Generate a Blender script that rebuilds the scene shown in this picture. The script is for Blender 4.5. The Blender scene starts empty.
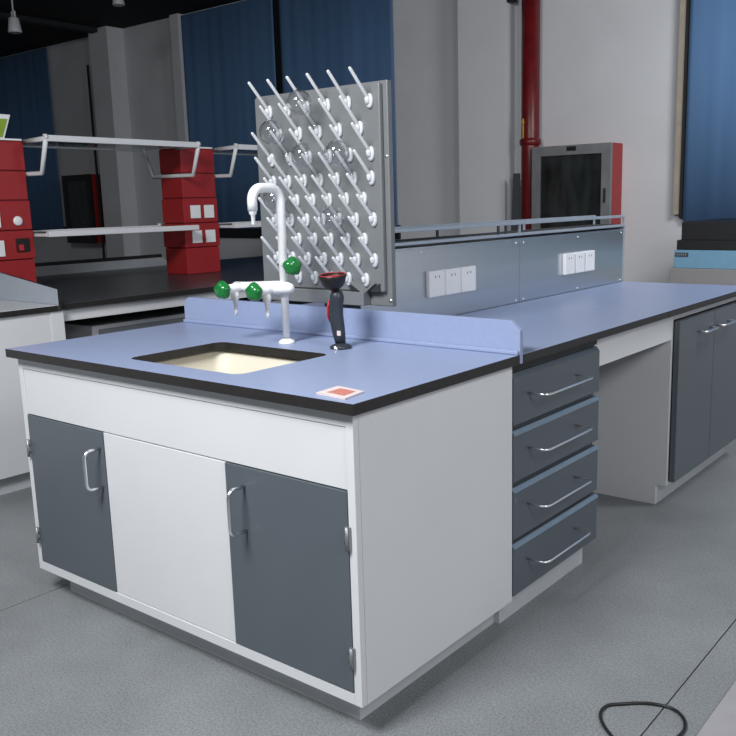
import bpy, bmesh, math, random
from mathutils import Vector, Matrix
random.seed(7)
S = bpy.context.scene
COL = S.collection

# ------------------------------------------------------------------ camera
cd = bpy.data.cameras.new('camera'); cam = bpy.data.objects.new('camera', cd); COL.objects.link(cam)
yaw, pitch, roll, F = math.radians(38.2577), math.radians(-10.7114), math.radians(-1.4037), 870.9
fw = Vector((-math.sin(yaw)*math.cos(pitch), math.cos(yaw)*math.cos(pitch), math.sin(pitch)))
rt = Vector((math.cos(yaw), math.sin(yaw), 0)); up = rt.cross(fw)
r2 = rt*math.cos(roll) + up*math.sin(roll); u2 = up*math.cos(roll) - rt*math.sin(roll)
m = Matrix((r2, u2, -fw)).transposed().to_4x4(); m.translation = Vector((1.2352, -1.4137, 1.2841))
cam.matrix_world = m
cd.sensor_width = 36; cd.lens = F/736*36; cd.shift_x = -(395-368)/736; cd.shift_y = 0
cd.clip_start = .05; cd.clip_end = 60
S.camera = cam

# ------------------------------------------------------------------ world, lights, exposure
w = bpy.data.worlds.new('world'); S.world = w; w.use_nodes = True
bgn = w.node_tree.nodes['Background']; bgn.inputs[0].default_value = (.80, .88, 1, 1); bgn.inputs[1].default_value = .11
def area(name, loc, target, size, energy, col=(1, 1, 1), size_y=None):
    l = bpy.data.lights.new(name, 'AREA'); l.energy = energy; l.color = col; l.size = size
    if size_y: l.shape = 'RECTANGLE'; l.size_y = size_y
    o = bpy.data.objects.new(name, l); COL.objects.link(o); o.location = loc
    o.rotation_euler = (Vector(target)-Vector(loc)).to_track_quat('-Z', 'Y').to_euler(); return o
area('softbox_front', (-.35, -1.75, 3.1), (-.6, .3, .6), 1.0, 150, (.96, .98, 1))
area('softbox_right', (2.5, -.5, 2.5), (0, 1.7, .3), .8, 46, (.97, .98, 1))
area('overhead_panel', (1.3, 3.1, 3.2), (.5, 5.1, 1.3), 1.2, 112, (.97, .98, 1))
area('wall_fill', (2.4, 2.6, 3.2), (4.6, 2.2, 1.4), 1.0, 110, (.97, .98, 1))  # unseen fill added to brighten the right wall that the steel reflects
S.view_settings.view_transform = 'Standard'; S.view_settings.look = 'None'
S.view_settings.exposure = 0.0; S.view_settings.gamma = 1; S.view_settings.use_curve_mapping = False

# ------------------------------------------------------------------ materials
def mat(name, col, rough=.5, metal=0, noise=0, nscale=20, bump=0, bscale=60, spec=.5, coat=0, trans=0, ior=1.45, stretch=None, emit=0):
    M = bpy.data.materials.new(name); M.use_nodes = True; nt = M.node_tree; b = nt.nodes['Principled BSDF']
    c = (*col, 1); b.inputs['Base Color'].default_value = c
    b.inputs['Roughness'].default_value = rough; b.inputs['Metallic'].default_value = metal
    b.inputs['Specular IOR Level'].default_value = spec; b.inputs['Coat Weight'].default_value = coat
    b.inputs['Transmission Weight'].default_value = trans; b.inputs['IOR'].default_value = ior
    if emit: b.inputs['Emission Color'].default_value = c; b.inputs['Emission Strength'].default_value = emit
    tc = nt.nodes.new('ShaderNodeTexCoord'); mp = nt.nodes.new('ShaderNodeMapping')
    nt.links.new(tc.outputs['Object'], mp.inputs['Vector'])
    if stretch: mp.inputs['Scale'].default_value = stretch
    if noise:
        n = nt.nodes.new('ShaderNodeTexNoise'); n.inputs['Scale'].default_value = nscale; n.inputs['Detail'].default_value = 6
        nt.links.new(mp.outputs[0], n.inputs['Vector'])
        r = nt.nodes.new('ShaderNodeValToRGB'); r.color_ramp.elements[0].position = .3; r.color_ramp.elements[1].position = .7
        r.color_ramp.elements[0].color = tuple(v*(1-noise) for v in col)+(1,)
        r.color_ramp.elements[1].color = tuple(min(1, v*(1+noise)) for v in col)+(1,)
        nt.links.new(n.outputs[0], r.inputs[0]); nt.links.new(r.outputs[0], b.inputs['Base Color'])
    if bump:
        n2 = nt.nodes.new('ShaderNodeTexNoise'); n2.inputs['Scale'].default_value = bscale; n2.inputs['Detail'].default_value = 4
        nt.links.new(mp.outputs[0], n2.inputs['Vector'])
        bp = nt.nodes.new('ShaderNodeBump'); bp.inputs['Strength'].default_value = bump; bp.inputs['Distance'].default_value = .01
        nt.links.new(n2.outputs[0], bp.inputs['Height']); nt.links.new(bp.outputs[0], b.inputs['Normal'])
    return M
white = mat('white_lacquer', (.71, .72, .735), .38, noise=.015, nscale=3)
whitepl = mat('white_plastic', (.86, .87, .88), .3, noise=.01)
pegw = mat('white_peg_plastic', (.62, .64, .66), .35, noise=.01)
trim_w = mat('white_steel_tube', (.75, .76, .78), .3, noise=.02)
grey = mat('slate_lacquer', (.098, .116, .134), .34, noise=.03, nscale=4)
blue = mat('blue_phenolic', (.295, .355, .53), .34, noise=.03, nscale=90)
core = mat('black_phenolic', (.022, .020, .019), .45, noise=.15, nscale=50)
blacktop = mat('black_epoxy', (.045, .050, .055), .30, noise=.1, nscale=30)
palephen = mat('pale_phenolic', (.42, .46, .52), .25, noise=.03, nscale=30)
greyphen = mat('grey_phenolic', (.46, .485, .51), .4, noise=.04, nscale=30)
paletop = mat('pale_epoxy', (.62, .64, .66), .3, noise=.03, nscale=20)
steel = mat('brushed_steel', (.62, .64, .66), .28, .9, noise=.06, nscale=14, bump=.04, bscale=300, stretch=(1, .02, 1))
chrome = mat('satin_chrome', (.88, .89, .90), .28, 1, noise=.03)
alu = mat('aluminium', (.48, .54, .60), .35, .45, noise=.03)
rackm = mat('grey_rack_steel', (.20, .21, .215), .42, .2, noise=.04, nscale=8)
rackd = mat('dark_rack_edge', (.03, .032, .035), .5, noise=.05)
cream = mat('cream_ceramic', (.70, .65, .53), .6, noise=.02, nscale=5)
red = mat('red_lacquer', (.34, .020, .022), .38, noise=.05, nscale=5)
redpipe = mat('red_pipe_paint', (.13, .008, .010), .35, noise=.25, nscale=12, bump=.1)
green = mat('green_plastic', (.010, .17, .035), .22, noise=.05, coat=.4)
wall = mat('wall_paint', (.60, .61, .63), .85, noise=.04, nscale=2.5, bump=.05, bscale=30)
ceil = mat('black_ceiling', (.004, .005, .006), .95, noise=.1)
ductm = mat('dark_duct', (.02, .022, .025), .8, noise=.1)
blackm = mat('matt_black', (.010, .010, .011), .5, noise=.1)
rubber = mat('black_rubber', (.012, .012, .013), .4, noise=.1)
darkgl = mat('dark_cabinet_glass', (.018, .022, .022), .12, noise=.6, nscale=3, stretch=(4, 4, 1))
oldalu = mat('worn_aluminium', (.30, .31, .32), .45, .6, noise=.12, nscale=8)
eyeg = mat('charcoal_plastic', (.030, .038, .050), .4, noise=.08)
redpl = mat('red_plastic', (.50, .03, .04), .35, noise=.04)
paper = mat('white_card', (.70, .60, .59), .6, noise=.02)
redink = mat('red_print', (.55, .20, .16), .6, noise=.25, nscale=220)
yellowm = mat('yellow_paint', (.55, .33, .05), .6, noise=.1)
beigetrim = mat('beige_trim', (.36, .31, .25), .6, noise=.1)
boardm = mat('pale_board', (.30, .29, .31), .6, noise=.04)
lblue = mat('light_blue_lacquer', (.17, .34, .48), .4, noise=.04)
mgrey = mat('machine_grey', (.26, .255, .26), .5, noise=.04)
screen = mat('yellow_green_screen', (.20, .30, .02), .4, noise=.1, emit=.15)
dgrey = mat('dark_grey_lining', (.05, .055, .06), .7, noise=.05)
lampm = mat('grey_lamp_shade', (.45, .45, .46), .5, noise=.1, nscale=25)

def curtain_mat():
    M = mat('blue_curtain', (.095, .195, .37), .8, noise=.1, nscale=1.2, stretch=(5, 5, .15), bump=.12, bscale=2.2)
    return M
curt = curtain_mat()

def floor_mat():
    M = bpy.data.materials.new('grey_sealed_concrete'); M.use_nodes = True; nt = M.node_tree; b = nt.nodes['Principled BSDF']
    N = nt.nodes.new; L = nt.links.new
    g = N('ShaderNodeNewGeometry'); 
    def noise(s, d=5, rough=.6):
        n = N('ShaderNodeTexNoise'); n.inputs['Scale'].default_value = s; n.inputs['Detail'].default_value = d; n.inputs['Roughness'].default_value = rough
        L(g.outputs['Position'], n.inputs['Vector']); return n
    a = noise(1.1); r = N('ShaderNodeValToRGB'); r.color_ramp.elements[0].position = .32; r.color_ramp.elements[1].position = .68
    r.color_ramp.elements[0].color = (.190, .203, .212, 1); r.color_ramp.elements[1].color = (.305, .322, .335, 1)
    L(a.outputs[0], r.inputs[0])
    f = noise(160, 3, .8); rf = N('ShaderNodeValToRGB'); rf.color_ramp.elements[0].position = .36; rf.color_ramp.elements[1].position = .62
    rf.color_ramp.elements[0].color = (.58, .58, .58, 1); rf.color_ramp.elements[1].color = (1.1, 1.1, 1.1, 1)
    L(f.outputs[0], rf.inputs[0])
    mx = N('ShaderNodeMix'); mx.data_type = 'RGBA'; mx.blend_type = 'MULTIPLY'; mx.inputs[0].default_value = 1
    L(r.outputs[0], mx.inputs[6]); L(rf.outputs[0], mx.inputs[7])
    st = noise(2.6, 7, .7); rs = N('ShaderNodeValToRGB'); rs.color_ramp.elements[0].position = .60; rs.color_ramp.elements[1].position = .74
    rs.color_ramp.elements[0].color = (1, 1, 1, 1); rs.color_ramp.elements[1].color = (.74, .70, .66, 1)
    L(st.outputs[0], rs.inputs[0])
    mx2 = N('ShaderNodeMix'); mx2.data_type = 'RGBA'; mx2.blend_type = 'MULTIPLY'; mx2.inputs[0].default_value = 1
    L(mx.outputs[2], mx2.inputs[6]); L(rs.outputs[0], mx2.inputs[7])
    # few dark scuff specks
    v = N('ShaderNodeTexVoronoi'); v.inputs['Scale'].default_value = 1.9; L(g.outputs['Position'], v.inputs['Vector'])
    lt = N('ShaderNodeMath'); lt.operation = 'LESS_THAN'; lt.inputs[1].default_value = .018; L(v.outputs['Distance'], lt.inputs[0])
    mx3 = N('ShaderNodeMix'); mx3.data_type = 'RGBA'; L(lt.outputs[0], mx3.inputs[0]); L(mx2.outputs[2], mx3.inputs[6]); mx3.inputs[7].default_value = (.03, .03, .03, 1)
    L(mx3.outputs[2], b.inputs['Base Color']); b.inputs['Roughness'].default_value = .42
    bp = N('ShaderNodeBump'); bp.inputs['Strength'].default_value = .12; bp.inputs['Distance'].default_value = .004
    L(f.outputs[0], bp.inputs['Height']); L(bp.outputs[0], b.inputs['Normal'])
    return M
floorm = floor_mat()

def glass_mat(name, col, fac):
    M = bpy.data.materials.new(name); M.use_nodes = True; nt = M.node_tree; N = nt.nodes.new; L = nt.links.new
    out = nt.nodes['Material Output']; nt.nodes.remove(nt.nodes['Principled BSDF'])
    t = N('ShaderNodeBsdfTransparent'); t.inputs[0].default_value = (*col, 1)
    g = N('ShaderNodeBsdfGlossy'); g.inputs['Roughness'].default_value = .03
    fr = N('ShaderNodeLayerWeight'); fr.inputs[0].default_value = fac
    n = N('ShaderNodeTexNoise'); n.inputs['Scale'].default_value = 6; bp = N('ShaderNodeBump'); bp.inputs['Strength'].default_value = .02
    L(n.outputs[0], bp.inputs['Height']); L(bp.outputs[0], g.inputs['Normal'])
    mx = N('ShaderNodeMixShader'); pw = N('ShaderNodeMath'); pw.operation = 'MULTIPLY_ADD'; pw.inputs[1].default_value = .8; pw.inputs[2].default_value = .05
    p3 = N('ShaderNodeMath'); p3.operation = 'POWER'; p3.inputs[1].default_value = 3; L(fr.outputs[1], p3.inputs[0]); L(p3.outputs[0], pw.inputs[0]); L(pw.outputs[0], mx.inputs[0]); L(t.outputs[0], mx.inputs[1]); L(g.outputs[0], mx.inputs[2]); L(mx.outputs[0], out.inputs[0])
    return M
shelfgl = glass_mat('tinted_shelf_glass', (.70, .74, .74), .5)
flaskgl = glass_mat('clear_flask_glass', (.955, .96, .965), .5)

# ------------------------------------------------------------------ mesh helpers
def nb(): return bmesh.new()
def box(bm, x0, x1, y0, y1, z0, z1, bev=0, mi=0):
    n0 = len(bm.faces)
    r = bmesh.ops.create_cube(bm, size=1)
    sx, sy, sz = abs(x1-x0), abs(y1-y0), abs(z1-z0)
    for v in r['verts']:
        v.co = Vector(((x0+x1)/2+v.co.x*sx, (y0+y1)/2+v.co.y*sy, (z0+z1)/2+v.co.z*sz))
    if bev:
        es = list({e for v in r['verts'] for e in v.link_edges})
        bmesh.ops.bevel(bm, geom=es, offset=bev, segments=2, affect='EDGES', profile=.5)
    bm.faces.ensure_lookup_table()
    for f in bm.faces[n0:]: f.material_index = mi
def tube(bm, pts, r, n=12, caps=True, mi=0, flat=None):
    """tube along points; r number or list; flat=(a,b) gives an elliptical/flattened section scale"""
    pts = [Vector(p) for p in pts]; rings = []
    if not hasattr(r, '__len__'): r = [r]*len(pts)
    prev = None
    for i, p in enumerate(pts):
        d = (pts[min(i+1, len(pts)-1)]-pts[max(i-1, 0)]).normalized()
        if prev is None:
            a = d.cross(Vector((0, 0, 1)))
            if a.length < .05: a = d.cross(Vector((0, 1, 0)))
        else:
            a = prev - d*prev.dot(d)
        a.normalize(); prev = a; b = d.cross(a)
        s = flat or (1, 1)
        rings.append([bm.verts.new(p+a*(math.cos(2*math.pi*k/n)*r[i]*s[0])+b*(math.sin(2*math.pi*k/n)*r[i]*s[1])) for k in range(n)])
    for i in range(len(rings)-1):
        for k in range(n):
            f = bm.faces.new((rings[i][k], rings[i][(k+1) % n], rings[i+1][(k+1) % n], rings[i+1][k])); f.smooth = True; f.material_index = mi
    if caps:
        f = bm.faces.new(rings[0][::-1]); f.material_index = mi
        f = bm.faces.new(rings[-1]); f.material_index = mi
def lathe(bm, prof, c=(0, 0, 0), axis=(0, 0, 1), n=24, mi=0, lobes=0, lob=0):
    """prof: list of (radius, height along axis)"""
    ax = Vector(axis).normalized(); c = Vector(c)
    a = ax.cross(Vector((0, 1, 0)) if abs(ax.y) < .9 else Vector((1, 0, 0))).normalized(); b = ax.cross(a)
    rings = []
    for (r, h) in prof:
        if r < 1e-6: rings.append([bm.verts.new(c+ax*h)]); continue
        ring = []
        for k in range(n):
            t = 2*math.pi*k/n; rr = r*(1+lob*math.cos(lobes*t)) if lobes else r
            ring.append(bm.verts.new(c+ax*h+a*math.cos(t)*rr+b*math.sin(t)*rr))
        rings.append(ring)
    for i in range(len(rings)-1):
        A, B = rings[i], rings[i+1]
        for k in range(n):
            k2 = (k+1) % n
            if len(A) == 1 and len(B) == 1: continue
            if len(A) == 1: f = bm.faces.new((A[0], B[k2], B[k]))
            elif len(B) == 1: f = bm.faces.new((A[k], A[k2], B[0]))
            else: f = bm.faces.new((A[k], A[k2], B[k2], B[k]))
            f.smooth = True; f.material_index = mi
def prism(bm, poly, axis, a0, a1, mi_side=0, mi_a=0, mi_b=0, bev=0):
    """poly in the two other axes (in order), extruded along axis from a0 to a1"""
    def P(u, v, t): return {'x': (t, u, v), 'y': (u, t, v), 'z': (u, v, t), 'y2': (u, t, v)}[axis]
    A = [bm.verts.new(P(u, v, a0)) for u, v in poly]; B = [bm.verts.new(P(u, v, a1)) for u, v in poly]
    f = bm.faces.new(A); f.material_index = mi_a
    f = bm.faces.new(B); f.material_index = mi_b
    n = len(poly)
    for i in range(n):
        f = bm.faces.new((A[i], A[(i+1) % n], B[(i+1) % n], B[i])); f.material_index = mi_side
def sweep_rect(bm, p0, p1, wd, ht, bev=0):
    """rectangular bar between two points; wd horizontal-ish, ht other"""
    p0 = Vector(p0); p1 = Vector(p1); d = (p1-p0); L = d.length; d.normalize()
    a = d.cross(Vector((0, 0, 1)))
    if a.length < .05: a = d.cross(Vector((0, 1, 0)))
    a.normalize(); b = a.cross(d)
    vs = []
    for t in (0, L):
        for (i, j) in ((-1, -1), (1, -1), (1, 1), (-1, 1)):
            vs.append(bm.verts.new(p0+d*t+a*i*wd/2+b*j*ht/2))
    for q in ((0, 1, 2, 3), (7, 6, 5, 4), (0, 4, 5, 1), (1, 5, 6, 2), (2, 6, 7, 3), (3, 7, 4, 0)):
        bm.faces.new([vs[i] for i in q])
def obj(name, bm, mats, parent=None, origin=None):
    bmesh.ops.recalc_face_normals(bm, faces=bm.faces)
    if not isinstance(mats, (list, tuple)): mats = [mats]
    me = bpy.data.meshes.new(name)
    if parent is None and origin is None:
        xs = [v.co for v in bm.verts]
        mn = Vector([min(v[i] for v in xs) for i in range(3)]); mxx = Vector([max(v[i] for v in xs) for i in range(3)])
        origin = Vector(((mn.x+mxx.x)/2, (mn.y+mxx.y)/2, mn.z))
    off = Vector(origin) if origin is not None else Vector((0, 0, 0))
    if parent is not None: off = WORLD[parent.name]
    for v in bm.verts: v.co -= off
    bm.to_mesh(me); bm.free()
    for q in mats: me.materials.append(q)
    o = bpy.data.objects.new(name, me); COL.objects.link(o)
    if parent is not None: o.parent = parent
    else: o.location = off
    WORLD[o.name] = off
    return o
WORLD = {}
def tag(o, label=None, cat=None, group=None, kind=None):
    for k, v in (('label', label), ('category', cat), ('group', group), ('kind', kind)):
        if v: o[k] = v
    return o
def thing(name, loc, label, cat, group=None):
    o = bpy.data.objects.new(name, None); COL.objects.link(o); o.location = loc; o.empty_display_size = .1
    WORLD[o.name] = Vector(loc); return tag(o, label, cat, group)
def struct(name, bm, mats, label=None):
    o = obj(name, bm, mats); o['kind'] = 'structure'
    if label: o['label'] = label
    return o
def part(name, parent, mats, *boxes, bev=0):
    bm = nb()
    for b in boxes: box(bm, *b, bev=bev)
    return obj(name, bm, mats, parent)
def arc(c, r, a0, a1, n, f):
    return [f(c, r, a0+(a1-a0)*i/n) for i in range(n+1)]

# ------------------------------------------------------------------ room
YW = 5.2; ZC = 3.39
bm = nb()
box(bm, -12, -1.452, -5, YW+.2, -.1, 0)
box(bm, -1.448, .503, -5, YW+.2, -.1, 0); box(bm, .507, 5, -5, YW+.2, -.1, 0)
o = struct('floor', bm, floorm)
bm = nb(); box(bm, -1.4525, -1.4475, -5, YW, -.05, -.003); box(bm, .5025, .5075, -5, YW, -.05, -.003)
struct('trim_1', bm, blackm)
bm = nb(); box(bm, -12, 5, YW, YW+.2, 0, ZC); struct('wall_back', bm, wall)
bm = nb(); box(bm, 4.9, 5, -5, YW+.2, 0, ZC); struct('wall_right', bm, wall)
bm = nb(); box(bm, -12.2, -12, -5, YW+.2, 0, ZC); struct('wall_left', bm, wall)
bm = nb(); box(bm, -12.2, 5, -5, YW+.2, ZC, ZC+.1); struct('ceiling', bm, ceil)
bm = nb(); box(bm, -8.32, -7.953, 4.97, YW, 0, ZC); struct('trim_2', bm, wall)        # left pilaster
bm = nb(); box(bm, -3.09, -2.63, 5.04, YW, 0, ZC); struct('trim_3', bm, wall)         # right pilaster
bm = nb(); box(bm, -6.98, -6.84, 5.12, YW, 1.0, ZC); struct('trim_4', bm, wall)
bm = nb(); box(bm, -1.225, -1.19, 5.14, YW, 1.15, ZC); struct('trim_5', bm, beigetrim)
bm = nb(); box(bm, -1.19, -1.165, 5.165, YW, 1.12, ZC); struct('trim_6', bm, blackm)
bm = nb(); box(bm, -8.22, -8.10, 2.0, 4.95, ZC-.05, ZC)
struct('trim_7', bm, ductm)

def curtain(x0, x1, z0, label, amp=.002):
    bm = nb(); n = max(8, int((x1-x0)/.03)); y = YW-.045
    rows = [z0, ZC-.02]; F_, B_ = [], []
    for i in range(n+1):
        x = x0+(x1-x0)*i/n; dy = amp*math.sin(x*19+math.sin(x*5)*2)+amp*.6*math.sin(x*41)
        F_.append([bm.verts.new((x, y+dy, z)) for z in rows]); B_.append([bm.verts.new((x, y+dy+.004, z)) for z in rows])
    for i in range(n):
        for G in (F_, B_):
            f = bm.faces.new((G[i][0], G[i+1][0], G[i+1][1], G[i][1])); f.smooth = True
        for j in (0, 1): bm.faces.new((F_[i][j], F_[i+1][j], B_[i+1][j], B_[i][j]))
    for i in (0, n): bm.faces.new((F_[i][0], F_[i][1], B_[i][1], B_[i][0]))
    return tag(obj('curtain', bm, curt), label, 'curtain')
curtain(-12, -9.55, 1.05, 'dark blue curtain at the far left of the back wall')
curtain(-6.83, -5.40, 1.05, 'blue curtain hanging behind the far red column, left of the dark gap')
curtain(-5.31, -3.88, 1.05, 'blue curtain hanging directly behind the drying rack, right of the dark gap')
curtain(-1.155, 2.5, 1.10, 'bright blue curtain above the black and light blue machine at right')
bm = nb(); box(bm, -5.41, -5.30, 5.17, YW, 1.05, ZC); struct('trim_8', bm, blackm)
# dark dado band below the curtains
bm = nb(); box(bm, -6.84, -3.87, 5.17, YW, .95, 1.08); box(bm, -12, -9.53, 5.17, YW, .95, 1.08); struct('trim_9', bm, blackm)

# red riser pipe
t = thing('red_pipe', (-2.42, 5.09, 0), 'vertical red painted pipe on the back wall left of the hose cabinet', 'pipe')
bm = nb(); tube(bm, [(-2.42, 5.09, 0), (-2.42, 5.09, ZC)], .074, 28); obj('pipe_body', bm, redpipe, t)
bm = nb()   # yellow arrow painted up the pipe
prism(bm, [(-2.447, 1.78), (-2.441, 1.78), (-2.441, 1.90), (-2.432, 1.90), (-2.444, 1.935), (-2.456, 1.90), (-2.447, 1.90)], 'y', 5.008, 5.022)
obj('flow_arrow', bm, yellowm, t)
bm = nb(); lathe(bm, [(.074, 0), (.088, .01), (.088, .05), (.074, .06)], (-2.42, 5.09, 1.72), n=28); obj('pipe_joint', bm, redpipe, t)
# black speaker-like cable box hanging at top of pilaster edge
tag(part('cable_duct', None, blackm, (-2.627, -2.572, 5.06, 5.13, 2.86, ZC-.002), bev=.004), 'short black duct end hanging at the top of the pilaster beside the red pipe', 'duct')
# dark strip leaning
bm = nb(); prism(bm, [(-2.57, 0), (-2.43, 0), (-2.455, 1.5), (-2.505, 1.5)], 'y', 4.96, 4.99)
tag(obj('leaning_board', bm, dgrey), 'narrow dark grey board standing against the red pipe', 'board')
# thin cable on left wall
tag(part('wall_cable', None, blackm, (-8.375, -8.355, 4.945, 4.969, 0, 3.0)), 'thin black cable running down the dark left pilaster', 'cable')
tag(part('junction_box', None, blackm, (-8.46, -8.40, 5.15, 5.2, 2.42, 2.50), bev=.004), 'tiny black junction box high beside the dark left pilaster', 'box')

def hose_cabinet(x0, x1, z0, z1, yf, label, dark=False):
    t = thing('hose_cabinet', ((x0+x1)/2, (yf+YW)/2, z0), label, 'cabinet')
    part('body', t, red, (x0, x1, yf+.035, YW-.001, z0, z1), bev=.003)
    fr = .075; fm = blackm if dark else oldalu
    bm = nb()
    prism(bm, [(x0, z1), (x1, z1), (x1-fr, z1-fr), (x0+fr, z1-fr)], 'y', yf, yf+.034)
    prism(bm, [(x0, z0), (x1, z0), (x1-fr, z0+fr), (x0+fr, z0+fr)], 'y', yf, yf+.034)
    prism(bm, [(x0, z0), (x0, z1), (x0+fr, z1-fr), (x0+fr, z0+fr)], 'y', yf, yf+.0335)
    prism(bm, [(x1, z0), (x1, z1), (x1-fr, z1-fr), (x1-fr, z0+fr)], 'y', yf, yf+.0335)
    f = obj('door_frame', bm, fm, t)
    part('glass_pane', t, darkgl, (x0+fr, x1-fr, yf+.012, yf+.03, z0+fr, z1-fr))
    part('handle', f, blackm, (x1-.05, x1-.035, yf-.012, yf-.0005, z1-.45, z1-.34), bev=.003)
    part('name_plate', f, blackm, ((x0+x1)/2-.03, (x0+x1)/2+.05, yf-.004, yf-.0005, z1-.045, z1-.012))
    return t
hose_cabinet(-2.343, -1.663, .85, 1.70, 4.98, 'red hose cabinet with worn aluminium framed glass door beside the red pipe')
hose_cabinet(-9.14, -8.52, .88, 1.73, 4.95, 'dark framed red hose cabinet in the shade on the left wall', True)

# pendant lamps
def pendant(x, y, z, label):
    t = thing('pendant_lamp', (x, y, z), label, 'lamp', None)
    bm = nb(); lathe(bm, [(.050, 0), (.052, .004), (.038, .105), (.030, .112), (.026, .113), (.034, .100), (.046, .006), (.046, 0)], (x, y, z), n=28); obj('lamp_shade', bm, lampm, t)
    for sx in (-.0205, .0205): part('lug', t, lampm, (x+sx-.0035, x+sx+.0035, y-.006, y+.006, z+.1135, z+.16))
    bm = nb(); tube(bm, [(x, y, z+.118), (x, y, ZC)], .007, 8); obj('cord', bm, lampm, t)
pendant(-5.5, 2.435, 2.665, 'small grey pendant lamp on a cord at the top left corner')
pendant(-5.5, 3.41, 3.015, 'small grey pendant lamp cut off by the top edge of the picture')

# ------------------------------------------------------------------ cabinets
def shell(bm, x0, x1, y0, y1, z0, z1, th=.018, top=False):
    box(bm, x0, x0+th, y0, y1, z0, z1); box(bm, x1-th, x1, y0, y1, z0, z1)
    box(bm, x0+th, x1-th, y1-th, y1, z0, z1); box(bm, x0+th, x1-th, y0, y1-th, z0, z0+th)
    if top: box(bm, x0+th, x1-th, y0, y1-th, z1-th, z1)
def d_handle(parent, a, b, out, mt=chrome, r=.005, bow=.012, nm='handle'):
    """D shaped wire pull between a and b, standing 'out' from the face"""
    a = Vector(a); b = Vector(b); out = Vector(out); L = (b-a).normalized()
    R = out.length*.35; o1 = out.normalized(); D = out.length
    pts = [a, a+o1*(D-R)]
    for i in range(1, 6):
        t = i/5*math.pi/2; pts.append(a+o1*(D-R+R*math.sin(t))+L*(R*(1-math.cos(t))))
    for i in range(0, 6):
        t = math.pi/2*(1-i/5); pts.append(b+o1*(D-R+R*math.sin(t))-L*(R*(1-math.cos(t))))
    pts.append(b)
    bm = nb(); tube(bm, pts, r, 10); return obj(nm, bm, mt, parent)

T0, T1 = .823, .85
# --- sink cabinet
sc = thing('sink_cabinet', (-.745, .38, 0), 'white sink base cabinet with two slate grey doors, nearest the camera', 'cabinet')
bm = nb(); shell(bm, -1.465, -.025, .045, .729, .09, T0-.0005); obj('body', bm, white, sc)
bm = nb()
box(bm, -1.465, -1.442, .025, .0445, .09, T0-.0005, bev=.001); box(bm, -.048, -.025, .025, .0445, .09, T0-.0005, bev=.001)
box(bm, -1.4418, -.0482, .025, .0445, .09, .120, bev=.001); box(bm, -1.4418, -.0482, .0255, .0445, .786, T0-.0005, bev=.001)
obj('front_frame', bm, white, sc)
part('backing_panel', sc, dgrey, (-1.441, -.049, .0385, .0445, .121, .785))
part('apron_panel', sc, white, (-1.4405, -.0495, .0275, .038, .6345, .784), bev=.0012)
part('fixed_panel', sc, white, (-1.0175, -.4735, .0270, .038, .1220, .6315), bev=.0012)
for (a, b, hx, hs) in ((-1.4400, -1.0195, -1.036, -1.4425), (-.4715, -.0500, -.40, -.0475)):
    d = part('door', sc, grey, (a, b, .0235, .038, .1220, .6315), bev=.0015)
    tag(d, 'slate grey hinged door')
    d_handle(d, (hx, .0234, .461), (hx, .0234, .581), (0, -.055, 0))
    for hz in ((.49, .548), (.188, .243)):
        bm = nb(); s = 1 if hs > -.7 else -1
        box(bm, hs-.007, hs+.007, .0185, .0233, hz[0], hz[1], bev=.001)
        tube(bm, [(hs, .0165, hz[0]), (hs, .0165, hz[1])], .0045, 10)
        for q in (.3, .7): tube(bm, [(hs-s*.006, .0188, hz[0]+q*(hz[1]-hz[0])), (hs-s*.006, .0165, hz[0]+q*(hz[1]-hz[0]))], .004, 8, mi=1)
        obj('hinge', bm, [oldalu, dgrey], d)
part('plinth', sc, mat('plinth_grey', (.56, .58, .60), .4, 0, noise=.03), (-1.395, -.089, .089, .7318, 0, .0895), bev=.001)
plm = bpy.data.materials['plinth_grey']

# --- sink worktop with cut-out
def worktop_faces(bm):
    for f in bm.faces: f.material_index = 0 if f.normal.z > .9 else 1
ws = thing('sink_worktop', (-.745, .37, T0), 'blue laminate sink worktop with black edge and raised backsplash', 'worktop')
bm = nb()
outer = [(-1.49, 0), (0, 0), (0, .7295), (-1.49, .7295)]
hx0, hx1, hy0, hy1, hr = -.972, -.483, .098, .462, .035
inner = []
for (cx, cy, a0) in ((hx1-hr, hy0+hr, -90), (hx1-hr, hy1-hr, 0), (hx0+hr, hy1-hr, 90), (hx0+hr, hy0+hr, 180)):
    for i in range(9):
        a = math.radians(a0+i*90/8); inner.append((cx+hr*math.cos(a), cy+hr*math.sin(a)))
es = []
for loop in (outer, inner):
    vs = [bm.verts.new((x, y, T1)) for x, y in loop]
    es += [bm.edges.new((vs[i], vs[(i+1) % len(vs)])) for i in range(len(vs))]
bmesh.ops.triangle_fill(bm, use_beauty=True, edges=es)
top = list(bm.faces)
r = bmesh.ops.extrude_face_region(bm, geom=top)
for v in [g for g in r['geom'] if isinstance(g, bmesh.types.BMVert)]: v.co.z = T0
bmesh.ops.recalc_face_normals(bm, faces=bm.faces)
for f in bm.faces: f.material_index = 0 if f.calc_center_median().z > T1-1e-4 else 1
obj('slab', bm, [blue, core], ws)
# backsplash: left corner rounded, right corner chamfered
z1 = .947
poly = [(-1.49, T0), (0, T0), (0, z1-.028), (-.030, z1)]
for i in range(7):
    a = math.radians(90+i*15); poly.append((-1.49+.035+.035*math.cos(a), z1-.035+.035*math.sin(a)))
bm = nb(); prism(bm, poly, 'y', .7305, .748)
bmesh.ops.bevel(bm, geom=[e for e in bm.edges], offset=.0012, segments=1, affect='EDGES')
obj('backsplash', bm, blue, ws)
part('cove_strip', ws, blue, (-1.488, -.002, .7185, .7295, T1+.0003, T1+.012), bev=.003)

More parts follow.
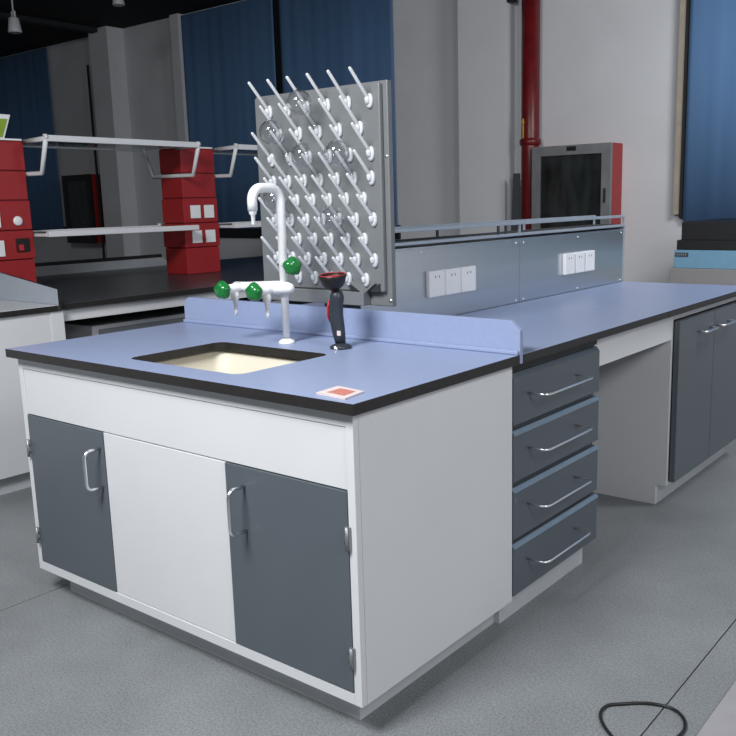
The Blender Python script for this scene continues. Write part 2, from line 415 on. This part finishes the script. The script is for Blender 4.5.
# --- sink basin
bm = nb()
def rr(x0, x1, y0, y1, r, z, n=8):
    out = []
    for (cx, cy, a0) in ((x1-r, y0+r, -90), (x1-r, y1-r, 0), (x0+r, y1-r, 90), (x0+r, y0+r, 180)):
        for i in range(n+1):
            a = math.radians(a0+i*90/n); out.append(bm.verts.new((cx+r*math.cos(a), cy+r*math.sin(a), z)))
    return out
e = .012
loops = [rr(hx0-.035, hx1+.035, hy0-.03, hy1+.035, .04, T0-.001), rr(hx0-e, hx1+e, hy0-e, hy1+e, .045, T0-.001), rr(hx0-.006, hx1+.006, hy0-.006, hy1+.006, .045, T0-.10),
         rr(hx0+.002, hx1-.002, hy0+.002, hy1-.002, .05, T0-.19), rr(hx0+.03, hx1-.03, hy0+.03, hy1-.03, .05, T0-.22), rr(hx0+.19, hx1-.19, hy0+.14, hy1-.14, .02, T0-.228)]
outl = [rr(hx0-.035, hx1+.035, hy0-.03, hy1+.035, .04, T0-.008), rr(hx0-e-.01, hx1+e+.01, hy0-e-.01, hy1+e+.01, .05, T0-.012), rr(hx0-.015, hx1+.015, hy0-.015, hy1+.015, .05, T0-.19),
        rr(hx0+.02, hx1-.02, hy0+.02, hy1-.02, .05, T0-.235)]
for seq in (loops, outl):
    for A, B in zip(seq, seq[1:]):
        for k in range(len(A)):
            f = bm.faces.new((A[k], A[(k+1) % len(A)], B[(k+1) % len(A)], B[k])); f.smooth = True
for k in range(len(loops[0])):
    n = len(loops[0]); bm.faces.new((loops[0][k], outl[0][k], outl[0][(k+1) % n], loops[0][(k+1) % n]))
bm.faces.new(loops[-1]); bm.faces.new(outl[-1])
sk = thing('sink', (-.73, .28, T0-.235), 'cream undermount sink basin set in the blue worktop', 'sink')
obj('basin', bm, cream, sk)
bm = nb(); lathe(bm, [(0, .004), (.020, .004), (.026, .002), (.026, -.001)], (-.7325, .2785, T0-.226), n=24); obj('drain', bm, chrome, sk)

# --- faucet
ft = thing('lab_faucet', (-.754, .55, T1), 'white three way laboratory faucet with green knobs behind the sink', 'faucet')
bm = nb(); lathe(bm, [(.026, .0005), (.027, .005), (.022, .010), (.015, .013), (.0135, .016)], (-.754, .55, T1), n=28); obj('base_flange', bm, whitepl, ft)
pts = [(-.754, .55, T1+.012), (-.754, .55, 1.30)]
R = .042
for i in range(1, 9):
    a = i/8*math.pi/2; pts.append((-.754, .55-R*(1-math.cos(a)), 1.298+R*math.sin(a)))
pts.append((-.754, .47, 1.340))
for i in range(1, 9):
    a = i/8*math.pi/2; pts.append((-.754, .470-.038*math.sin(a), 1.302+.038*math.cos(a)))
pts.append((-.754, .432, 1.272))
rad = [.0115, .0150]+[.0150]*(len(pts)-2)
bm = nb(); tube(bm, pts, rad, 20); obj('gooseneck', bm, whitepl, ft)
bm = nb(); lathe(bm, [(.0125, 0), (.011, -.010), (.0065, -.014), (.0055, -.040), (.0045, -.042), (0, -.042)], (-.754, .432, 1.272), n=18); obj('nozzle', bm, whitepl, ft)
bm = nb(); tube(bm, [(-.700, .535, 1.030), (-.706, .535, 1.030), (-.720, .535, 1.030), (-.76, .532, 1.030), (-.82, .528, 1.029), (-.90, .526, 1.028), (-.955, .526, 1.028), (-.965, .526, 1.028)],
                [.004, .013, .018, .022, .020, .016, .015, .008], 20); obj('cross_bar', bm, whitepl, ft)
def knob(parent, c, ax):
    bm = nb(); lathe(bm, [(0, 0), (.014, 0), (.024, .004), (.029, .013), (.0285, .023), (.022, .034), (.012, .037), (0, .037)], c, ax, 40, lobes=5, lob=.07)
    obj('green_knob', bm, green, parent)
for vx in (-.780, -.928):
    bm = nb(); tube(bm, [(vx, .530, 1.028), (vx, .505, 1.026), (vx, .47, 1.024), (vx, .462, 1.024)], [.015, .0155, .0145, .009], 18)
    v = obj('valve_body', bm, whitepl, ft)
    knob(v, (vx, .462, 1.024), (0, -1, -.05))
    bm = nb(); lathe(bm, [(.009, 0), (.0135, -.012), (.0135, -.026), (.008, -.036), (.0075, -.048), (.0055, -.05), (.0052, -.066), (.0062, -.067), (.0045, -.082), (0, -.083)], (vx, .497, 1.018), n=18)
    obj('spout', bm, whitepl, v)
bm = nb(); tube(bm, [(-.745, .548, 1.10), (-.715, .535, 1.10), (-.700, .529, 1.10)], [.012, .012, .008], 16); v = obj('valve_body', bm, whitepl, ft)
knob(v, (-.702, .530, 1.10), (1, -.45, 0))

# --- eyewash
ew = thing('eyewash_spray', (-.531, .56, T1), 'black hand held eyewash spray with red trigger standing beside the faucet', 'eyewash')
bm = nb(); lathe(bm, [(0, .0005), (.033, .0005), (.034, .006), (.026, .012), (.018, .014), (.014, .018), (0, .018)], (-.531, .56, T1), n=28); obj('base', bm, eyeg, ew)
bm = nb(); lathe(bm, [(.007, 0), (.007, .012), (0, .013)], (-.520, .524, T1+.0005), n=14); obj('pin', bm, chrome, ew)
bm = nb()
tube(bm, [(-.531, .56, .866), (-.537, .56, .895), (-.542, .56, .925), (-.546, .56, .955), (-.544, .56, .985), (-.540, .56, 1.005), (-.541, .558, 1.018), (-.545, .556, 1.026)],
     [.016, .020, .0215, .022, .0215, .022, .021, .013], 20, flat=(1.0, 1.0)); obj('grip', bm, eyeg, ew)
bm = nb(); tube(bm, [(-.565, .552, .930), (-.567, .546, .950), (-.566, .546, .975), (-.562, .548, .998)], [.002, .004, .004, .002], 12); obj('trigger', bm, redpl, ew)
bm = nb(); tube(bm, [(-.544, .556, 1.020), (-.544, .552, 1.036)], [.010, .011], 14); obj('collar', bm, redpl, ew)
bm = nb(); lathe(bm, [(.010, 0), (.018, .002), (.029, .010), (.0365, .022), (.0400, .034), (.0425, .041), (.0425, .0465), (.0385, .0465), (.036, .034), (.028, .020), (.014, .010), (0, .009)], (-.544, .552, 1.030), (.02, -.10, 1), 32); cp = obj('spray_cup', bm, rubber, ew)
bm = nb()
lathe(bm, [(.0415, .0467), (.0415, .0480), (.0385, .0480), (.038, .0467)], (-.544, .552, 1.030), (.02, -.10, 1), 32)
lathe(bm, [(0, .034), (.031, .034), (.032, .037), (.026, .041), (0, .042)], (-.544, .552, 1.030), (.02, -.10, 1), 24); obj('spray_head', bm, redpl, cp)
part('label_sticker', ew, paper, (-.524, -.510, .5365, .5385, .893, .908))

# --- printed card at the near corner
cd_ = thing('printed_card', (-.095, .068, T1), 'small pink and white printed card lying on the near corner of the blue worktop', 'card')
def quad_prism(bm, P, z0, z1):
    prism(bm, P, 'z', z0, z1)
bm = nb(); quad_prism(bm, [(-.143, .034), (-.043, .022), (-.055, .104), (-.148, .118)], T1+.0005, T1+.0045); obj('card', bm, paper, cd_)
bm = nb(); quad_prism(bm, [(-.121, .047), (-.062, .040), (-.068, .090), (-.124, .098)], T1+.0046, T1+.0049); pr_ = obj('printed_block', bm, redink, cd_)

# --- drawer cabinet
XD = -.02
dc = thing('drawer_cabinet', (-.35, 1.02, 0), 'slate grey four drawer cabinet beside the white sink cabinet', 'cabinet')
bm = nb()
box(bm, -.64, -.045, .7325, .7485, .09, T0-.001); box(bm, -.64, -.045, 1.292, 1.310, .09, T0-.001)
box(bm, -.64, -.622, .7486, 1.2919, .09, T0-.001); box(bm, -.621, -.045, .7486, 1.2919, .09, .105)
box(bm, -.062, -.045, .7487, 1.2918, .106, T0-.001)
obj('body', bm, grey, dc)
part('shadow_strip', dc, blackm, (-.0448, -.030, .7345, 1.300, .798, T0-.001))  # black strip painting in the shade of the gap above the top drawer
part('plinth', dc, plm, (-.60, -.072, .7325, 1.302, 0, .0895))
lipm = mat('lip_sheen_tint', (.19, .26, .33), .35, noise=.03)  # lighter than the slate paint: overhead sheen painted into the lip colour
def drawer_front(y0, y1, z0, z1, prism_top=True):
    d = .0
    bm = nb()
    # profile in x,z : lip projects at the top and is chamfered
    prof = [(-.0440, z0), (XD-.004, z0), (XD-.004, z1-.020), (XD-.015, z1-.006), (-.0440, z1-.006)]
    A = [bm.verts.new((x, y0, z)) for x, z in prof]; B = [bm.verts.new((x, y1, z)) for x, z in prof]
    bm.faces.new(A); bm.faces.new(B); n = len(prof)
    for i in range(n): bm.faces.new((A[i], A[(i+1) % n], B[(i+1) % n], B[i]))
    dw = obj('drawer', bm, grey, dc)
    if z0 > .6: return dw
    bm = nb(); pr2 = [(XD-.0105, z1-.009), (XD-.002, z1-.019), (XD+.001, z1-.017), (XD+.0005, z1-.0135), (XD-.0085, z1-.004)]
    prism(bm, [(p[0], p[1]) for p in pr2], 'y2', y0, y1+.003); obj('lip_sheen', bm, lipm, dw); return dw
for i, (z0, z1, lab) in enumerate(((.635, .795, 'top'), (.462, .622, 'second'), (.283, .447, 'third'), (.102, .270, 'bottom'))):
    d = drawer_front(.7345, 1.309, z0, z1)
    hz = (z0+z1)/2+.012 if i else .723
    d_handle(d, (XD-.0045, .822, hz-.003), (XD-.0045, 1.135, hz-.003), (.066, 0, 0), r=.0037)

# --- knee space
ks = thing('knee_space_panel', (-.33, 1.65, .2), 'white apron panel with back board spanning the knee space under the blue worktop', 'panel')
part('apron', ks, white, (-.062, -.044, 1.3115, 2.0285, .712, T0-.001))
part('back_board', ks, white, (-.64, -.622, 1.3115, 2.0285, .09, T0-.001))

# --- double door cabinet
kc = thing('double_door_cabinet', (-.33, 2.47, 0), 'slate grey double door base cabinet with white side at the right edge', 'cabinet')
bm = nb(); prism(bm, [(-.64, 0), (-.092, 0), (-.092, .088), (-.046, .088), (-.046, T0-.001), (-.64, T0-.001)], 'y', 2.030, 2.048); obj('side_panel', bm, white, kc)
bm = nb(); box(bm, -.64, -.046, 2.932, 2.948, .09, T0-.001); box(bm, -.64, -.622, 2.0485, 2.9315, .09, T0-.001); box(bm, -.621, -.046, 2.0485, 2.9315, .09, .105); box(bm, -.621, -.046, 2.0485, 2.9315, .79, T0-.001)
obj('body', bm, white, kc)
part('plinth', kc, plm, (-.60, -.091, 2.0485, 2.935, 0, .0895))
for (a, b) in ((2.052, 2.4785), (2.4825, 2.944)):
    d = part('door', kc, grey, (-.0445, XD, a, b, .102, .785), bev=.003)
    d_handle(d, (XD, (2.275 if a < 2.2 else 2.505), .716), (XD, (2.425 if a < 2.2 else 2.66), .716), (.036, 0, 0), r=.0055)

# --- long worktops
def slab(name, x0, x1, y0, y1, mats, label):
    bm = nb(); box(bm, x0, x1, y0, y1, T0, T1, bev=.0015)
    for f in bm.faces: f.material_index = 0 if f.calc_center_median().z > T1-.0012 else 1
    return tag(obj(name, bm, mats), label, 'worktop')
slab('worktop', -.658, 0, .7505, 1.868, [blue, core], 'near length of blue worktop over the grey drawers and knee space')
slab('worktop', -.658, 0, 1.870, 2.95, [blue, core], 'far length of blue worktop over the double door cabinet')
slab('worktop', -1.49, -.832, .7505, 2.95, [blue, core], 'blue worktop on the far side of the steel spine, behind the drying rack')
bc = thing('base_cabinet', (-1.15, 1.85, 0), 'white base cabinet on the far side of the steel spine', 'cabinet')
bm = nb(); box(bm, -1.44, -.85, .7525, 2.94, .09, T0-.001, bev=.002); obj('body', bm, white, bc)
part('plinth', bc, plm, (-1.39, -.9, .76, 2.93, 0, .0895))

# --- service spine
sp = thing('service_spine', (-.745, 1.88, T0), 'brushed steel service spine with white sockets and guard rail along the blue worktop', 'service spine')
part('core_box', sp, steel, (-.825, -.6665, .812, 2.945, .10, 1.125))
for (a, b) in ((.812, 1.8705), (1.8735, 2.945)):
    p = part('steel_panel', sp, steel, (-.666, -.6605, a, b, T1+.001, 1.118), bev=.0008)
    ys = (1.16, a+.03, b-.03) if a < 1 else (2.42, a+.03, b-.03)
    for yy in (ys[0], ys[1], ys[2]):
        for zz in (.862, 1.106):
            bm = nb(); lathe(bm, [(.0045, 0), (.004, .002), (0, .003)], (-.6603, yy, zz), (1, 0, 0), 10); obj('screw', bm, whitepl, p)
part('end_post', sp, alu, (-.826, -.658, 2.9455, 2.957, T1+.001, 1.135))
part('top_cap', sp, alu, (-.833, -.656, .812, 2.957, 1.1355, 1.147), bev=.002)
part('top_recess', sp, dgrey, (-.80, -.69, .83, 2.94, 1.1473, 1.149))
for x in (-.662, -.827):
    r_ = part('guard_rail', sp, alu, (x-.005, x+.005, .83, 2.955, 1.182, 1.196), bev=.002)
    for yy in (1.70, 1.76, 1.872, 2.945) if x > -.7 else (1.5, 2.2, 2.945):
        part('rail_post', r_, alu if yy > 1.8 else dgrey, (x-.004, x+.004, yy-.005, yy+.005, 1.1475, 1.182))
for (a, b) in ((1.185, 1.285), (1.29, 1.392), (1.398, 1.50), (2.262, 2.358), (2.368, 2.462), (2.472, 2.572)):
    s_ = part('power_socket', sp, whitepl, (-.660, -.642, a, b, .937, 1.035), bev=.004)
    c = (a+b)/2
    part('socket_holes', s_, dgrey, *[(-.6419, -.6413, c+dy-.002, c+dy+.002, 1.008, 1.016) for dy in (-.012, .012)])

# ------------------------------------------------------------------ drying rack
dr = thing('drying_rack', (-.795, .80, .955), 'grey steel wall type drying rack full of slanted white pegs', 'drying rack')
bm = nb(); box(bm, -1.092, -.505, .788, .811, .955, 1.66, bev=.003); obj('back_plate', bm, rackm, dr)
bm = nb(); box(bm, -1.080, -.523, .770, .7875, 1.003, 1.652, bev=.004); obj('face_plate', bm, rackm, dr)
bm = nb()
box(bm, -1.085, -.595, .750, .7875, .957, 1.001, bev=.002); obj('drip_tray', bm, rackm, dr)
bm = nb()   # V shaped run-off with dark inside corners
prism(bm, [(-.66, 1.030), (-.652, 1.034), (-.600, 1.0015), (-.560, 1.034), (-.552, 1.030), (-.598, .996), (-.603, .996)], 'y', .756, .7695)
v_ = obj('run_off', bm, rackm, dr)
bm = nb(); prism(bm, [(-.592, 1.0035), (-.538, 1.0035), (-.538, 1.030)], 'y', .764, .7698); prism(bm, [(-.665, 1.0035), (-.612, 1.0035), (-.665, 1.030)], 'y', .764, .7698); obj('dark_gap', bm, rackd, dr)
for (x, z) in ((-.512, .975), (-.512, 1.43), (-.80, 1.655)):
    bm = nb(); lathe(bm, [(.006, 0), (.005, .003), (0, .004)], (x, .7878, z), (0, -1, 0), 10); obj('screw', bm, chrome, dr)
tag(dr.children[-1], 'round white screw at top edge') if False else None
rows = [(1.600, -.562, 6, .0888, .130), (1.520, -.604, 5, .0885, .130), (1.440, -.562, 6, .0888, .126), (1.365, -.5625, 7, .0735, .118),
        (1.300, -.5975, 6, .0745, .112), (1.235, -.5585, 7, .0735, .112), (1.170, -.599, 6, .0735, .108), (1.105, -.5585, 7, .0735, .108), (1.041, -.597, 6, .0755, .108)]
pegpos = {}
k45 = math.sqrt(.5)
for (z, x0, n, s, L) in rows:
    me = None
    for i in range(n):
        x = x0-s*i
        bm = nb()
        d = Vector((0, -k45, k45)); c = Vector((x, .7698, z))
        tube(bm, [c+d*.004, c+d*.012, c+d*(L-.004), c+d*L], [.0068, .0058, .0052, .003], 10)
        # oval collar: two side cheeks round the peg root
        n0 = len(bm.verts); lathe(bm, [(.0125, 0), (.0135, .004), (.0125, .008), (.009, .010), (0, .010)], (0, 0, 0), (0, -1, 0), 20); bm.verts.ensure_lookup_table()
        for v in bm.verts[n0:]: v.co = Vector((x+.003+v.co.x, .7697+v.co.y, z+v.co.z*1.75))
        tube(bm, [(x, .764, z-.010), (x, .7605, z-.004), (x, .757, z+.008), (x, .7585, z+.014)], [.006, .009, .0085, .004], 12)
        obj('peg', bm, pegw, dr); pegpos[(z, i)] = (c, d, L)

# round bottom flasks slid over the pegs
flab = {(1.520, 2): 'clear round flask on the drying rack, topmost of the six',
        (1.440, 4): 'clear round flask at the upper left edge of the drying rack',
        (1.365, 3): 'clear round flask in the upper middle of the drying rack, between two others',
        (1.365, 1): 'clear round flask at the upper right of the drying rack',
        (1.235, 5): 'clear round flask directly behind the bend of the white gooseneck faucet',
        (1.170, 1): 'clear round flask on the drying rack, lowest of the six, above the eyewash spray'}
Rb = .040; Rn = .0105
for key, lab in flab.items():
    c, d, L = pegpos[key]
    bm = nb(); prof = []
    for i in range(0, 15):
        a = math.pi/2 - (math.pi/2+math.radians(74))*i/14
        prof.append((Rb*math.cos(a), Rb*math.sin(a)))
    prof[0] = (0, Rb); hN = prof[-1][1]
    prof += [(Rn, hN-.006), (Rn, -.085), (Rn+.003, -.088), (Rn+.003, -.091), (Rn-.0012, -.0912), (Rn-.0014, hN-.005)]
    # inner wall
    for i in range(14, 0, -1):
        a = math.pi/2 - (math.pi/2+math.radians(74))*i/14
        prof.append(((Rb-.0014)*math.cos(a), (Rb-.0014)*math.sin(a)))
    prof.append((0, Rb-.0014))
    ctr = c+d*(L-.006)
    lathe(bm, prof, ctr, d, 36)
    tag(obj('round_flask', bm, flaskgl, None), lab, 'flask', 'round flasks on the drying rack')

# ------------------------------------------------------------------ left bench
# pale wash bench at the far left
lb = thing('white_base_cabinet', (-3.3, -.2, 0), 'white base cabinet cut off by the left edge of the picture', 'cabinet')
part('body', lb, white, (-4.05, -2.56, -1.2, .86, .085, T0-.001), bev=.002)
part('side_seam', lb, trim_w, (-2.5595, -2.556, .79, .855, .088, T0-.003))
part('plinth', lb, plm, (-4.0, -2.60, -1.2, .845, 0, .0845))
wb = thing('pale_worktop', (-3.3, -.2, T0), 'pale grey worktop with black edge and slanted end splash at far left', 'worktop')
bm = nb(); box(bm, -4.10, -2.545, -1.22, .828, T0, T1, bev=.0015)
for f in bm.faces: f.material_index = 0 if f.calc_center_median().z > T1-.0012 else 1
obj('slab', bm, [paletop, core], wb)
bm = nb(); prism(bm, [(-4.10, T0), (-2.545, T0), (-2.545, .924), (-3.10, .992), (-4.10, .992)], 'y', .829, .845, 1, 0, 1)
obj('end_splash', bm, [palephen, core], wb)
bm = nb(); prism(bm, [(-4.09, T1+.002), (-2.557, T1+.002), (-2.557, .912), (-3.10, .980), (-4.09, .980)], 'y', .8272, .8288)
tag(obj('splash_face', bm, palephen, wb), 'pale blue grey face of the splash')

slab('black_worktop', -4.52, -2.575, .862, 4.05, [blacktop, core], 'long black worktop carrying the red socket columns')
fb = thing('bench_understructure', (-3.5, 2.4, 0), 'white steel frame under the black worktop with open knee space', 'frame')
part('front_rail', fb, white, (-2.63, -2.605, .8625, 4.0, .762, T0-.001))
part('back_rail', fb, white, (-4.49, -4.465, .8625, 4.0, .762, T0-.001))
for x in (-2.63, -4.49):
    part('leg', fb, white, (x, x+.04, 3.94, 3.98, 0, .7615))
    part('leg', fb, white, (x, x+.04, .87, .91, 0, .7615)) if x < -3 else None
part('cross_rail', fb, white, (-4.464, -2.631, 3.94, 3.98, .775, T0-.001))
part('modesty_panel', fb, dgrey, (-3.62, -3.60, .8625, 3.93, .2, T0-.001))
ub = thing('under_bench_cabinet', (-2.98, 1.75, 0), 'low white cabinet with grey front standing under the black worktop', 'cabinet')
bm = nb(); box(bm, -3.35, -2.73, 1.11, 2.5, .02, .70, bev=.002); obj('body', bm, white, ub)
part('front_panel', ub, mat('mid_grey', (.25, .27, .29), .45, noise=.03), (-2.7295, -2.72, 1.15, 2.46, .06, .68))
# splash on the far side
bm = nb(); prism(bm, [(.95, T1+.0005), (2.93, T1+.0005), (2.84, .915), (.95, .915)], 'x', -4.42, -4.40, 1, 1, 0)
box(bm, -4.425, -4.402, .95, 2.84, .9153, .940, mi=1); o = obj('low_splash', bm, [greyphen, core]); tag(o, 'low grey splash strip with black top edge on the black worktop between red columns', 'splash strip')

# red socket columns
def column(y0, zs, label, kind):
    x0, x1 = -3.655, -3.425; y1 = y0+.295
    t = thing('socket_column', ((x0+x1)/2, (y0+y1)/2, T1), label, 'column')
    part('inner_post', t, mat('deep_red', (.12, .006, .008), .5, noise=.05) if 'deep_red' not in bpy.data.materials else bpy.data.materials['deep_red'], (x0+.012, x1-.012, y0+.012, y1-.012, T1+.001, 1.672))
    z = [.851, 1.028, 1.19, 1.353, 1.513, 1.672]
    blocks = []
    for i in range(5):
        dx = (.010, 0, .006, .014, .012)[i]
        blocks.append(part('red_block', t, red, (x0+dx*.5, x1-dx*.4, y0+dx*.6, y1-dx*.6, z[i]+.0005, z[i+1]-.006), bev=.003))
    part('white_cap', t, whitepl, (x0+.01, x1-.01, y0+.01, y1-.01, 1.6725, 1.682))
    def plate(b, ya, yb, za, zb, m=whitepl, nm='socket_plate'):
        ox = x1
        return part(nm, b, m, (ox+.0005, ox+.008, ya, yb, za, zb), bev=.002)
    if kind == 2:
        for b, za, zb in ((blocks[2], 1.218, 1.303), (blocks[1], 1.055, 1.138)):
            plate(b, y0+.055, y0+.137, za, zb); plate(b, y0+.170, y0+.252, za, zb)
    elif kind == 1:
        plate(blocks[2], y0+.02, y0+.108, 1.205, 1.293); 
        bm = nb(); lathe(bm, [(.026, 0), (.026, .006), (.021, .009), (0, .009)], (x1+.0005, y0+.208, 1.238), (1, 0, 0), 28); obj('round_socket', bm, whitepl, blocks[2])
        plate(blocks[1], y0+.03, y0+.115, 1.048, 1.135)
        hole = plate(blocks[1], y0+.185, y0+.262, 1.068, 1.142, blackm, 'open_socket_hole')
        part('loose_terminal', hole, redpl, (x1+.0085, x1+.014, y0+.195, y0+.222, 1.075, 1.108))
    else:
        plate(blocks[2], y0+.068, y0+.150, 1.218, 1.303)
    return t
column(.945, None, 'stacked red socket column at the left edge with a round white socket', 1)
column(2.300, None, 'stacked red socket column with four square white sockets, standing left of the drying rack', 2)
column(3.68, None, 'red socket column hidden behind the drying rack', 3)

# glass shelves on white tube brackets
def shelf(y0, y1, zt, upper, label):
    xf, xb = (-3.24, -3.81) if upper else (-3.285, -3.79)
    t = thing('glass_shelf', ((xf+xb)/2, (y0+y1)/2, zt), label, 'shelf')
    if upper:
        part('front_bar', t, trim_w, (xf-.012, xf+.012, y0, y1, zt-.017, zt+.017), bev=.003)
        part('back_bar', t, trim_w, (xb-.012, xb+.012, y0, y1, zt-.010, zt+.010), bev=.003)
        part('glass_pane', t, shelfgl, (xb+.014, xf-.014, y0+.012, y1-.012, zt-.0045, zt+.0015))
        for yy in (y0+.005, y1-.005):
            bm = nb(); w_ = .022
            P = [(xf, yy, zt-.004), (xf-.065, yy, zt-.182), (xb+.095, yy, zt-.182), (xb, yy, zt-.004)]
            tube(bm, [(xf-.215, yy, zt-.006), (xf-.01, yy, zt-.002), (xf-.001, yy, zt-.012)]+P[1:], .0135, 8)
            b_ = obj('bracket', bm, trim_w, t)
            bm = nb(); lathe(bm, [(0, -.008), (.017, -.008), (.017, .008), (0, .008)], (xf, yy, zt+.006), (0, 1, 0), 20); obj('end_disc', bm, trim_w, b_)
            for q in (.45, .62): 
                bm = nb(); xx = P[1][0]+(P[2][0]-P[1][0])*q
                lathe(bm, [(.004, 0), (.004, .0015), (0, .002)], (xx, yy-.0062, zt-.182), (0, -1, 0), 10); obj('bolt', bm, blackm, b_)
    else:
        part('front_bar', t, trim_w, (xf-.03, xf, y0, y1, zt-.020, zt+.012), bev=.003)
        part('back_bar', t, trim_w, (xb+.09, xb+.12, y0, y1, zt-.006, zt+.012), bev=.003)
        part('glass_pane', t, shelfgl, (xb+.121, xf-.031, y0+.012, y1-.012, zt+.0005, zt+.0065))
        for yy in (y0+.006, y1-.006):
            part('bracket', t, trim_w, (xb+.121, xf-.0305, yy-.008, yy+.008, zt-.018, zt), bev=.002)
            bm = nb(); lathe(bm, [(.016, -.006), (.016, .006), (0, .006)], (xb+.105, yy, zt+.013), (0, 1, 0), 16); obj('end_stop', bm, trim_w, t)
shelf(1.252, 2.308, 1.676, True, 'upper glass shelf with white tube brackets between the two red columns')
shelf(1.252, 2.308, 1.165, False, 'lower glass shelf with white front bar between the two red columns')
shelf(2.613, 3.672, 1.676, True, 'upper glass shelf running from the farther red column behind the drying rack')
shelf(2.613, 3.672, 1.165, False, 'lower glass shelf running from the farther red column behind the drying rack')

# tilted display on column
t = thing('display_panel', (-3.5, 1.1, 1.683), 'white framed panel with yellow green face on the near red column at the left edge', 'display')
bm = nb(); prism(bm, [(.90, 1.684), (1.150, 1.684), (1.198, 1.812), (.90, 1.812)], 'x', -3.50, -3.47); obj('frame', bm, whitepl, t)
bm = nb(); prism(bm, [(.91, 1.690), (1.140, 1.690), (1.178, 1.788), (.91, 1.788)], 'x', -3.4695, -3.4665); obj('face', bm, screen, t)

# ------------------------------------------------------------------ machine at right
mc = thing('bench_machine', (.2, 4.6, 0), 'black and light blue laboratory machine on a grey base at the right, beyond the bench', 'machine')
part('base_cabinet', mc, mgrey, (-.92, 1.6, 4.3, 5.1, 0, .816), bev=.004)
part('blue_panel', mc, lblue, (-.895, 1.58, 4.31, 5.1, .817, .935), bev=.003)
part('lower_housing', mc, blackm, (-.882, 1.58, 4.315, 5.1, .9355, 1.0), bev=.003)
part('upper_housing', mc, blackm, (-.855, 1.56, 4.32, 5.1, 1.0005, 1.118), bev=.003)
bm = nb(); box(bm, -.886, -.800, 4.3065, 4.3095, .892, .918); n_ = obj('name_plate', bm, dgrey, mc)
part('plate_lettering', n_, mat('pale_letter', (.2, .26, .3), .6, noise=.02), *[(-.878+i*.014, -.870+i*.014, 4.3055, 4.3063, .900, .910) for i in range(5)])

# ------------------------------------------------------------------ things on the floor
bm = nb(); box(bm, .617, 1.9, -1.0, 1.9, .0005, .012, bev=.002); tag(obj('floor_board', bm, boardm), 'pale grey board lying on the floor at the lower right corner', 'board')
ctl = [(.62, .30), (.52, .34), (.462, .384), (.424, .414), (.396, .448), (.385, .482), (.391, .512), (.415, .535), (.445, .562), (.475, .580), (.505, .589), (.532, .588), (.555, .574), (.572, .552), (.582, .525), (.583, .495), (.575, .45), (.56, .38), (.53, .28)]
def catmull(P, n=6):
    out = []
    for i in range(len(P)-1):
        p0, p1, p2, p3 = P[max(i-1, 0)], P[i], P[i+1], P[min(i+2, len(P)-1)]
        for j in range(n):
            t = j/n
            out.append(tuple(.5*((2*p1[k])+(-p0[k]+p2[k])*t+(2*p0[k]-5*p1[k]+4*p2[k]-p3[k])*t*t+(-p0[k]+3*p1[k]-3*p2[k]+p3[k])*t**3) for k in range(2)))
    return out+[P[-1]]
bm = nb(); tube(bm, [(x, y, .0048) for x, y in catmull(ctl)], .0042, 8)
tag(obj('cable_loop', bm, rubber), 'loop of thin black cable lying on the grey floor at bottom right', 'cable')

# repeats share a group
for o in list(COL.objects):
    if o.parent is None and 'label' in o:
        g = {'curtain': 'blue curtains on the back wall', 'pendant_lamp': 'pendant lamps on the black ceiling', 'socket_column': 'red socket columns on the black worktop',
             'glass_shelf': 'glass shelves between the red columns', 'hose_cabinet': 'hose cabinets on the back wall', 'worktop': 'long blue and black worktops'}.get(o.name.split('.')[0])
        if g: o['group'] = g
